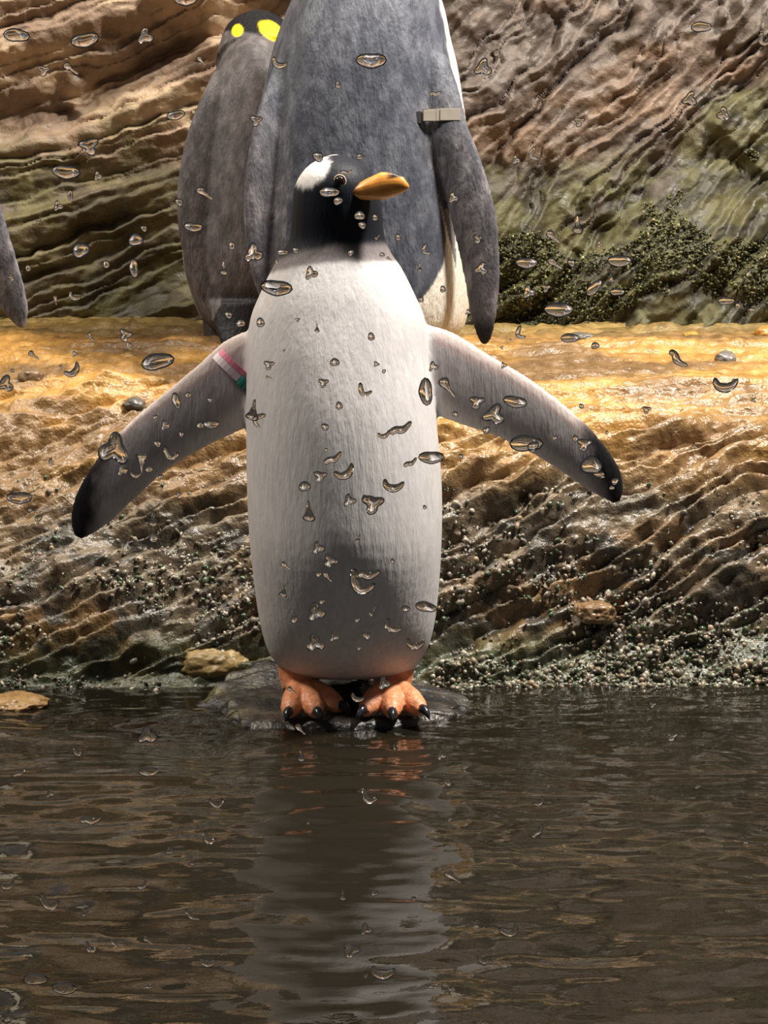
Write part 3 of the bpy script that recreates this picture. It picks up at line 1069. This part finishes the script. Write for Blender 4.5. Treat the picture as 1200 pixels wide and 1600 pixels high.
SHP = pix(SH.reshape(-1, 3))
big = [(208, 632, 15, 'small grey stone on the amber ledge behind the spread flipper'), (930, 960, 26, 'rounded brown stone lodged in the dark grit below the amber ledge'), (905, 528, 22, 'flat grey stone lying where ledge meets mossy wall'),
       (1080, 527, 11, 'small yellow pebble at the foot of the mossy wall'), (1195, 522, 15, 'orange pebble at the foot of the mossy wall'), (1132, 560, 15, 'grey pebble on the open amber ledge'), (50, 590, 17, 'flat brown stone on the amber ledge below the grey flipper tip'),
       (345, 1060, 46, 'smooth yellow-brown boulder at the waterline beside the dark wet rock'), (690, 1072, 26, 'rounded grey rock touching the dark wet rock at the waterline'), (30, 1118, 48, 'low orange-brown slab awash at the waterline')]
stc = [(.10, .09, .08), (.20, .12, .06), (.13, .12, .10), (.45, .28, .06), (.45, .22, .05), (.16, .14, .12), (.17, .11, .06), (.32, .22, .09), (.15, .14, .11), (.42, .25, .10)]
for i, (px, py, rp, lb) in enumerate(big):
    p = on_shore(px, py)
    if i == 9:
        p = Vector((gx(28, 2.22), 2.22, -.004))
    if i == 7:
        p = Vector((gx(335, 2.345), 2.345, .020))
    if i == 8:
        p = Vector((gx(688, 2.36), 2.36, .010))
    r = rp * p.y / F
    mm_ = mat('stone_tone', base=stc[i], rough=.3, var=.35, vscale=70, bump=[(130, .5, .003)], rough_var=.12)
    stone('rock' if rp > 20 else 'pebble', p, (r * 1.15, r * .95, r * (.42 if i in (2, 9) else .75)), 20 + i, lb, m=mm_, sub=5 if rp > 20 else 4)


def scatter(name, pts, sizes, cols, m, parent, kind, seed, leaf=False):
    """thousands of small irregular pieces as one mesh"""
    r_ = np.random.default_rng(seed)
    if leaf:
        bv = np.array([(0, 0, 0), (.45, .05, .5), (0, .12, 1.25), (-.45, .05, .5), (0, -.22, .5)])
        bf = np.array([(0, 1, 4), (1, 2, 4), (2, 3, 4), (3, 0, 4), (0, 3, 2), (0, 2, 1)])
    else:
        g = (1 + 5 ** .5) / 2
        bv = np.array([(-1, g, 0), (1, g, 0), (-1, -g, 0), (1, -g, 0), (0, -1, g), (0, 1, g), (0, -1, -g), (0, 1, -g), (g, 0, -1), (g, 0, 1), (-g, 0, -1), (-g, 0, 1)]) / 1.9
        bf = np.array([(0, 11, 5), (0, 5, 1), (0, 1, 7), (0, 7, 10), (0, 10, 11), (1, 5, 9), (5, 11, 4), (11, 10, 2), (10, 7, 6), (7, 1, 8), (3, 9, 4), (3, 4, 2), (3, 2, 6), (3, 6, 8), (3, 8, 9), (4, 9, 5), (2, 4, 11), (6, 2, 10), (8, 6, 7), (9, 8, 1)])
    n, k = len(pts), len(bv)
    V = np.repeat(bv[None], n, 0)
    if not leaf:
        V = V * (1 + .35 * (r_.random((n, k, 1)) - .5))
        V = V * np.stack([.8 + .6 * r_.random(n), .6 + .5 * r_.random(n), .45 + .4 * r_.random(n)], -1)[:, None, :]
    q = r_.normal(size=(n, 4))
    if leaf:
        q *= np.array([.2, .8, .8, .8])
        q[:, 0] += 1.0
    q /= np.linalg.norm(q, axis=1, keepdims=True)
    w_, x_, y_, z_ = q.T
    Rm = np.stack([1 - 2 * (y_ * y_ + z_ * z_), 2 * (x_ * y_ - z_ * w_), 2 * (x_ * z_ + y_ * w_), 2 * (x_ * y_ + z_ * w_), 1 - 2 * (x_ * x_ + z_ * z_), 2 * (y_ * z_ - x_ * w_),
                   2 * (x_ * z_ - y_ * w_), 2 * (y_ * z_ + x_ * w_), 1 - 2 * (x_ * x_ + y_ * y_)], -1).reshape(n, 3, 3)
    V = np.einsum('nij,nkj->nki', Rm, V) * sizes[:, None, None] + pts[:, None, :]
    Fc = (bf[None] + (np.arange(n) * k)[:, None, None]).reshape(-1, 3)
    me = bpy.data.meshes.new(name)
    me.vertices.add(n * k)
    me.vertices.foreach_set('co', V.reshape(-1).astype(np.float32))
    me.loops.add(Fc.size)
    me.loops.foreach_set('vertex_index', Fc.reshape(-1).astype(np.int32))
    me.polygons.add(len(Fc))
    me.polygons.foreach_set('loop_start', np.arange(0, Fc.size, 3, dtype=np.int32))
    me.update(calc_edges=True)
    set_cols(me, np.repeat(cols, k, 0))
    o = new_obj(name, me, m, parent, smooth=not leaf)
    o['kind'] = kind
    return o


R_ = np.random.default_rng(3)
flat_sh = SH.reshape(-1, 3)
dens = fbm(flat_sh[:, 0] * 9, flat_sh[:, 2] * 14, seed=91)
ok = (flat_sh[:, 2] > -.012) & (flat_sh[:, 2] < .26) & (np.abs(flat_sh[:, 0]) < .8)
prob = np.where(ok, sstep(.35, .6, dens) * (.10 + sstep(.24, .02, flat_sh[:, 2])), 0)
sel = R_.choice(len(flat_sh), 6500, replace=False, p=prob / prob.sum())
pts = flat_sh[sel] + R_.normal(size=(len(sel), 3)) * .002
sz = .0022 + .0042 * R_.random(len(sel)) ** 2
pal = np.array([(.12, .10, .075), (.07, .06, .045), (.26, .19, .12), (.05, .07, .035), (.36, .32, .25), (.09, .075, .05), (.16, .14, .10)])
scatter('shore_grit', pts, sz, pal[R_.integers(0, len(pal), len(sel))], M_GRIT, shore, 'stuff', 4)

# moss on the foot of the wall
wx = R_.uniform(-.75, .85, 160000)
wz = R_.uniform(.42, .90, 160000)
mo = fbm(wx * 8, wz * 9, seed=95)
lim = np.where(wx > 0.05, np.where(wx > .48, .79, .62) + .08 * (mo - .5), .0)
keep = (wz < lim) & (mo > .585) & (wx > .18)
keep |= (wz < .50) & (mo > .55) & (wx > .1)
wx, wz, mo = wx[keep][:6500], wz[keep][:6500], mo[keep][:6500]
wd_, _ = wall_disp(wx, wz)
wy = WALL_Y - wd_ - .28 * np.clip(np.abs(wx) - 1.2, 0, None) ** 2 + .06 * (wz - .45) - .003
cm = np.array([(.085, .085, .025), (.055, .055, .02), (.15, .145, .05), (.035, .035, .015), (.30, .26, .12)])
scatter('moss', np.stack([wx, wy, wz], -1), .0035 + .0065 * R_.random(len(wx)), cm[R_.choice(5, len(wx), p=[.36, .28, .14, .19, .03])], M_MOSS, wall, 'stuff', 6, leaf=True)

# ------------------------------------------------------------------ viewing glass and the drops on it
PY = 0.70
bm = bmesh.new()
bmesh.ops.create_cube(bm, size=1, matrix=Matrix.Translation((0, PY, .75)) @ Matrix.Diagonal((4.8, .012, 2.1, 1)))
me = bpy.data.meshes.new('pane')
bm.to_mesh(me)
bm.free()
pane = new_obj('window_1', me, M_PANE, smooth=False)
tag(pane, 'clear viewing glass of the enclosure, spotted with water drops', kind='structure')
DY = PY + .0064


def drop_blob(shape, n=22, k=7, hgt=.80):
    """domed drop; shape(theta) gives the outline radius; flat side on the glass, dome into the enclosure"""
    bm = bmesh.new()
    th = [2 * math.pi * i / n for i in range(n)]
    prev = None
    for j in range(k):
        f = math.cos(j / (k - 1) * math.pi / 2) if j < k - 1 else 0
        h = math.sin(j / (k - 1) * math.pi / 2) * hgt
        if j == k - 1:
            topv = bm.verts.new((0, h, 0))
            for i in range(n):
                bm.faces.new((prev[i], prev[(i + 1) % n], topv))
            break
        row = [bm.verts.new((math.cos(t_) * shape(t_) * f, h, math.sin(t_) * shape(t_) * f)) for t_ in th]
        if prev:
            for i in range(n):
                bm.faces.new((prev[i], prev[(i + 1) % n], row[(i + 1) % n], row[i]))
        else:
            bm.faces.new(row[::-1])
        prev = row
    bmesh.ops.recalc_face_normals(bm, faces=bm.faces[:])
    me = bpy.data.meshes.new('drop')
    bm.to_mesh(me)
    bm.free()
    me.polygons.foreach_set('use_smooth', [len(p.vertices) < 5 for p in me.polygons])
    me.materials.append(M_DROP)
    return me


def drop_run(path, n=18, m_=9, hgt=1.0):
    """drop that has run along a path of (x, z, half width)"""
    R = resample(path, n)
    bm = bmesh.new()
    prev = None
    first = None
    for i in range(n):
        p = Vector((R[i][0], 0, R[i][1]))
        a_, b_ = R[max(i - 1, 0)], R[min(i + 1, n - 1)]
        d_ = Vector((b_[0] - a_[0], 0, b_[1] - a_[1])).normalized()
        sd_ = Vector((-d_.z, 0, d_.x))
        end = min(1, math.sqrt(max(0, 1 - (1 - min(i, n - 1 - i) / 2.5) ** 2)) if min(i, n - 1 - i) < 2.5 else 1)
        hw = max(R[i][2] * max(end, .12), .02)
        row = [bm.verts.new(p + sd_ * hw * math.cos(math.pi * q_ / (m_ - 1)) + Vector((0, hw * hgt * math.sin(math.pi * q_ / (m_ - 1)), 0))) for q_ in range(m_)]
        if prev:
            for q_ in range(m_ - 1):
                bm.faces.new((prev[q_], prev[q_ + 1], row[q_ + 1], row[q_]))
            bm.faces.new((prev[m_ - 1], prev[0], row[0], row[m_ - 1]))
        else:
            bm.faces.new(row[::-1])
        prev = row
    bm.faces.new(prev)
    bmesh.ops.recalc_face_normals(bm, faces=bm.faces[:])
    me = bpy.data.meshes.new('drop')
    bm.to_mesh(me)
    bm.free()
    me.polygons.foreach_set('use_smooth', [True] * len(me.polygons))
    me.materials.append(M_DROP)
    return me


ROUND = [drop_blob(lambda t_, s=s: 1 + .10 * math.sin(2 * t_ + s) + .07 * math.sin(3 * t_ + 2 * s)) for s in (0, 1.3, 2.9, 4.4)]
OVALS = [drop_blob(lambda t_, s=s: 1 / math.sqrt(math.cos(t_) ** 2 / 1.5 ** 2 + math.sin(t_) ** 2 / .72 ** 2) * (1 + .06 * math.sin(3 * t_ + s)), hgt=.6) for s in (0, 2.0)]
HEART = [drop_blob(lambda t_, s=s: 1 + .28 * math.sin(3 * t_ + s) + .08 * math.sin(5 * t_), n=30, hgt=.7) for s in (.4, 2.2)]
TEAR = [drop_run([(0, 1.0, .12), (.03, .4, .18), (.06, -.2, .35), (.04, -.7, .62), (0, -1.0, .4)]), drop_run([(-.9, .75, .5), (-.5, .3, .55), (.1, -.15, .25), (.6, -.5, .2), (1.0, -.75, .16)])]
BENT = [drop_run([(-1.0, -.25, .28), (-.5, -.05, .3), (0, -.2, .34), (.45, -.1, .25), (1.0, .25, .18)]), drop_run([(-.9, .35, .2), (-.7, -.3, .32), (-.1, -.55, .4), (.5, -.35, .3), (.9, .1, .15)]),
        drop_run([(-.35, .9, .22), (-.3, .2, .3), (-.1, -.35, .3), (.4, -.4, .24), (.95, -.05, .18)])]
LABELS = {'r': ('small rounded water drop clinging to the viewing glass', ROUND), 'o': ('flat oval water drop clinging to the viewing glass', OVALS), 'h': ('lobed irregular water drop clinging to the viewing glass', HEART),
          't': ('tear-shaped water drop with a tail on the viewing glass', TEAR), 'b': ('bent streak of water on the viewing glass', BENT)}
GROUPS = {'r': 'rounded drops on the glass', 'o': 'oval drops on the glass', 'h': 'lobed drops on the glass', 't': 'tear-shaped drops on the glass', 'b': 'water streaks on the glass'}
ND = [0]


def drop(px, py, half, kind='r', ang=0.0, var=None):
    p = at(px, py, DY)
    lst = LABELS[kind][1]
    me_ = lst[ND[0] % len(lst) if var is None else var]
    ND[0] += 1
    o = bpy.data.objects.new('water_drop', me_)
    COL.objects.link(o)
    o.location = p
    s_ = half * DY / F
    o.scale = (s_, s_, s_)
    o.rotation_euler = (0, ang, 0)
    size = 'large ' if half >= 14 else 'tiny ' if half < 7 else 'medium-sized '
    tag(o, size + LABELS[kind][0].replace('small ', ''), 'water drop', size + GROUPS[kind])
    return o


SEEN = [
    # on the breast and belly
    (432, 450, 17, 'o', 0.1), (486, 427, 9, 'h', 0), (665, 612, 15, 'o', 1.5), (626, 668, 19, 'b', -.3), (600, 676, 10, 'b', -.4), (568, 610, 14, 'b', 0), (520, 715, 16, 'b', -.4), (538, 733, 17, 'b', -.6), (500, 744, 9, 'h', 0),
    (476, 760, 9, 'r', 0), (482, 798, 17, 't', 0), (546, 782, 9, 'h', 0), (582, 787, 15, 'h', 0), (616, 754, 17, 'b', 0), (674, 715, 14, 'o', 0), (641, 722, 12, 'b', -.4), (560, 841, 7, 't', .4), (497, 856, 9, 'h', 0), (516, 876, 10, 'h', .5),
    (447, 884, 8, 't', 0), (498, 897, 5, 'r', 0), (512, 901, 8, 't', .3), (443, 922, 11, 't', .2), (562, 911, 26, 'b', 0), (575, 896, 20, 'b', 0), (494, 957, 13, 'h', 0), (492, 1005, 13, 'h', .8), (665, 948, 12, 'o', .2), (616, 976, 15, 'b', .5),
    (522, 995, 7, 'h', 0), (573, 993, 7, 'r', 0), (650, 1002, 15, 'b', 0), (582, 955, 8, 't', .6), (634, 951, 6, 'r', 0), (420, 570, 7, 'h', 0), (407, 504, 7, 'r', 0), (495, 512, 7, 't', 0), (523, 566, 7, 'r', 0), (505, 598, 7, 'h', 0), (580, 526, 6, 'r', 0),
    (395, 640, 17, 't', .2), (404, 655, 14, 'b', 1.4), (508, 667, 6, 'r', 0), (530, 634, 6, 'r', 0), (460, 968, 6, 'r', 0), (456, 1078, 7, 't', 0), (560, 1088, 11, 'b', .3), (600, 1068, 9, 'h', 0), (470, 1180, 11, 't', 0), (470, 1140, 9, 't', .2),
    # head and the birds behind
    (497, 245, 8, 'r', 0), (514, 300, 11, 'o', 0), (528, 314, 7, 'r', .4), (562, 337, 8, 'r', .2), (566, 352, 6, 'r', 0), (586, 340, 5, 'r', 0), (590, 370, 5, 't', .8), (441, 394, 6, 'o', 0), (462, 391, 5, 'r', 0), (434, 411, 5, 't', .4), (548, 395, 5, 'r', 0), (597, 398, 4, 'r', 0),
    (580, 95, 16, 'o', 0), (528, 133, 5, 'r', 0), (438, 96, 12, 'b', .3), (562, 245, 5, 'r', 0), (541, 268, 9, 'b', 0), (396, 396, 13, 'h', .2), (302, 355, 10, 'o', .1), (320, 302, 12, 't', 0), (349, 418, 11, 't', 0), (362, 384, 6, 'r', 0), (400, 188, 8, 'h', 0), (376, 505, 7, 'r', 0), (357, 492, 6, 'r', 0), (708, 309, 7, 'h', 0),
    (746, 373, 6, 'h', 0), (752, 420, 9, 'h', .5), (745, 370, 5, 'r', 0), (692, 452, 5, 'r', 0), (665, 390, 10, 'b', .5), (680, 145, 9, 'b', 0), (280, 316, 6, 'r', 0), (622, 371, 5, 'r', 0), (656, 418, 6, 't', 0),
    # flippers
    (178, 703, 22, 'h', 2.6), (222, 724, 15, 't', 3.2), (191, 735, 8, 'h', 0), (213, 739, 9, 'b', 0), (233, 733, 6, 'r', 0), (246, 693, 6, 'r', 0), (258, 665, 7, 'h', 0), (275, 626, 9, 'o', 1.3), (313, 664, 6, 'r', 0), (330, 663, 9, 'o', 0), (265, 709, 15, 'b', -.2), (243, 652, 4, 'r', 0), (294, 617, 5, 'r', 0), (328, 625, 4, 'r', 0),
    (700, 605, 15, 't', .3), (745, 628, 10, 'h', 0), (772, 648, 15, 'h', .6), (805, 628, 13, 'o', .2), (821, 693, 18, 'o', 0), (833, 698, 9, 'r', 0), (924, 727, 16, 'r', .2), (913, 694, 10, 'h', 0), (899, 685, 5, 'r', 0), (961, 752, 6, 'r', 0), (956, 762, 4, 'r', 0), (936, 741, 6, 'o', 0), (677, 573, 7, 'h', 0), (760, 672, 6, 'r', 0),
    # over the rocks
    (111, 107, 11, 't', 0), (68, 110, 8, 'h', 0), (140, 228, 13, 'h', 1.1), (103, 269, 15, 'o', .1), (153, 275, 6, 'h', 0), (110, 306, 6, 'o', 1.5), (91, 322, 7, 'h', 0), (126, 391, 13, 'r', .4), (212, 375, 11, 'r', 0), (209, 419, 10, 'o', 1.5), (166, 413, 6, 'r', 0), (118, 461, 10, 'b', .4), (87, 469, 6, 't', .8), (225, 357, 5, 'r', 0), (44, 419, 5, 'r', 0), (60, 345, 4, 'r', 0), (25, 55, 14, 'o', .1),
    (133, 63, 15, 'o', -.2), (227, 57, 11, 'h', .2), (275, 180, 10, 'o', -.2), (315, 95, 7, 't', .2), (290, 0, 12, 'o', 0), (8, 600, 12, 'h', .5), (112, 575, 14, 'b', -.8), (53, 555, 8, 't', 0), (196, 523, 9, 'h', .3), (245, 565, 18, 'o', -.2), (30, 778, 14, 'o', 0), (147, 532, 5, 't', 0), (238, 810, 13, 't', 0), (240, 840, 8, 'r', 0), (60, 810, 6, 'r', 0),
    (755, 106, 12, 'h', .4), (833, 240, 12, 'b', .7), (806, 250, 6, 'h', 0), (776, 83, 5, 'r', 0), (794, 150, 6, 't', 0), (902, 350, 14, 't', 0), (865, 370, 11, 't', .1), (823, 411, 12, 'o', 0), (868, 412, 11, 't', 0), (968, 408, 13, 'o', 0), (928, 450, 11, 'o', -.8), (873, 484, 16, 'o', 0), (964, 456, 8, 'o', 0), (893, 411, 6, 'r', 0), (826, 456, 9, 'h', 0), (853, 450, 6, 'h', 0),
    (1078, 155, 10, 'h', .5), (1130, 178, 9, 'h', 1), (1095, 42, 11, 'o', 0), (1192, 62, 12, 'b', .3), (1134, 470, 9, 'o', 0), (1175, 485, 5, 'r', 0), (1153, 478, 5, 'r', 0), (905, 190, 7, 'h', 0), (930, 540, 6, 'r', 0), (812, 520, 12, 'b', .5), (1060, 560, 18, 'b', .9), (1135, 595, 20, 'b', -.1), (890, 528, 10, 'o', 0), (1010, 640, 6, 'h', 0),
    # over the pool
    (230, 1150, 13, 'h', .3), (120, 1175, 9, 'b', 0), (30, 1207, 11, 'b', -.4), (232, 1206, 11, 'o', 0), (337, 1255, 14, 'b', -.6), (142, 1280, 18, 'b', 0), (78, 1240, 6, 'h', 0), (325, 1310, 14, 'b', 0), (38, 1335, 8, 'b', -.3), (12, 1380, 12, 'b', -.4), (75, 1410, 20, 'b', -.2), (300, 1430, 14, 'b', .7), (222, 1380, 10, 'b', -.8), (140, 1480, 13, 'b', 0), (233, 1540, 11, 'b', -.2),
    (326, 1500, 14, 'b', 0), (575, 1245, 17, 'b', 0), (548, 1485, 12, 'h', .3), (572, 1452, 9, 'h', 0), (535, 1398, 10, 't', 0), (840, 1298, 14, 'b', -.8), (842, 1250, 10, 'b', -.8), (795, 1455, 18, 'b', -.9), (700, 1222, 7, 'r', 0), (708, 1370, 13, 't', 0), (755, 1500, 12, 'b', -.6), (585, 1395, 6, 'r', 0), (130, 1425, 8, 't', 0), (180, 1475, 8, 't', .2), (1165, 1310, 10, 't', 0),
    (55, 1530, 14, 'o', 0), (100, 1545, 14, 'o', .1), (232, 1470, 8, 't', 0), (300, 1345, 8, 't', 0), (265, 1330, 6, 'r', 0), (680, 1540, 12, 'b', 0), (690, 1180, 7, 'h', 0), (1050, 1150, 8, 'h', 0), (885, 1100, 8, 'b', 0), (600, 1515, 20, 'b', 0),
]
for a in SEEN:
    drop(*a)
rr_ = random.Random(12)
for i in range(70):
    px, py = rr_.uniform(10, 1190), rr_.uniform(10, 1590) if i % 2 else rr_.uniform(350, 1000)
    drop(px, py, rr_.uniform(2.5, 5.0), rr_.choice('rrhht'), rr_.uniform(-.6, .6))
print('drops', ND[0], 'tris', sum(len(o.data.loops) - 2 * len(o.data.polygons) for o in scene.objects if o.type == 'MESH'))
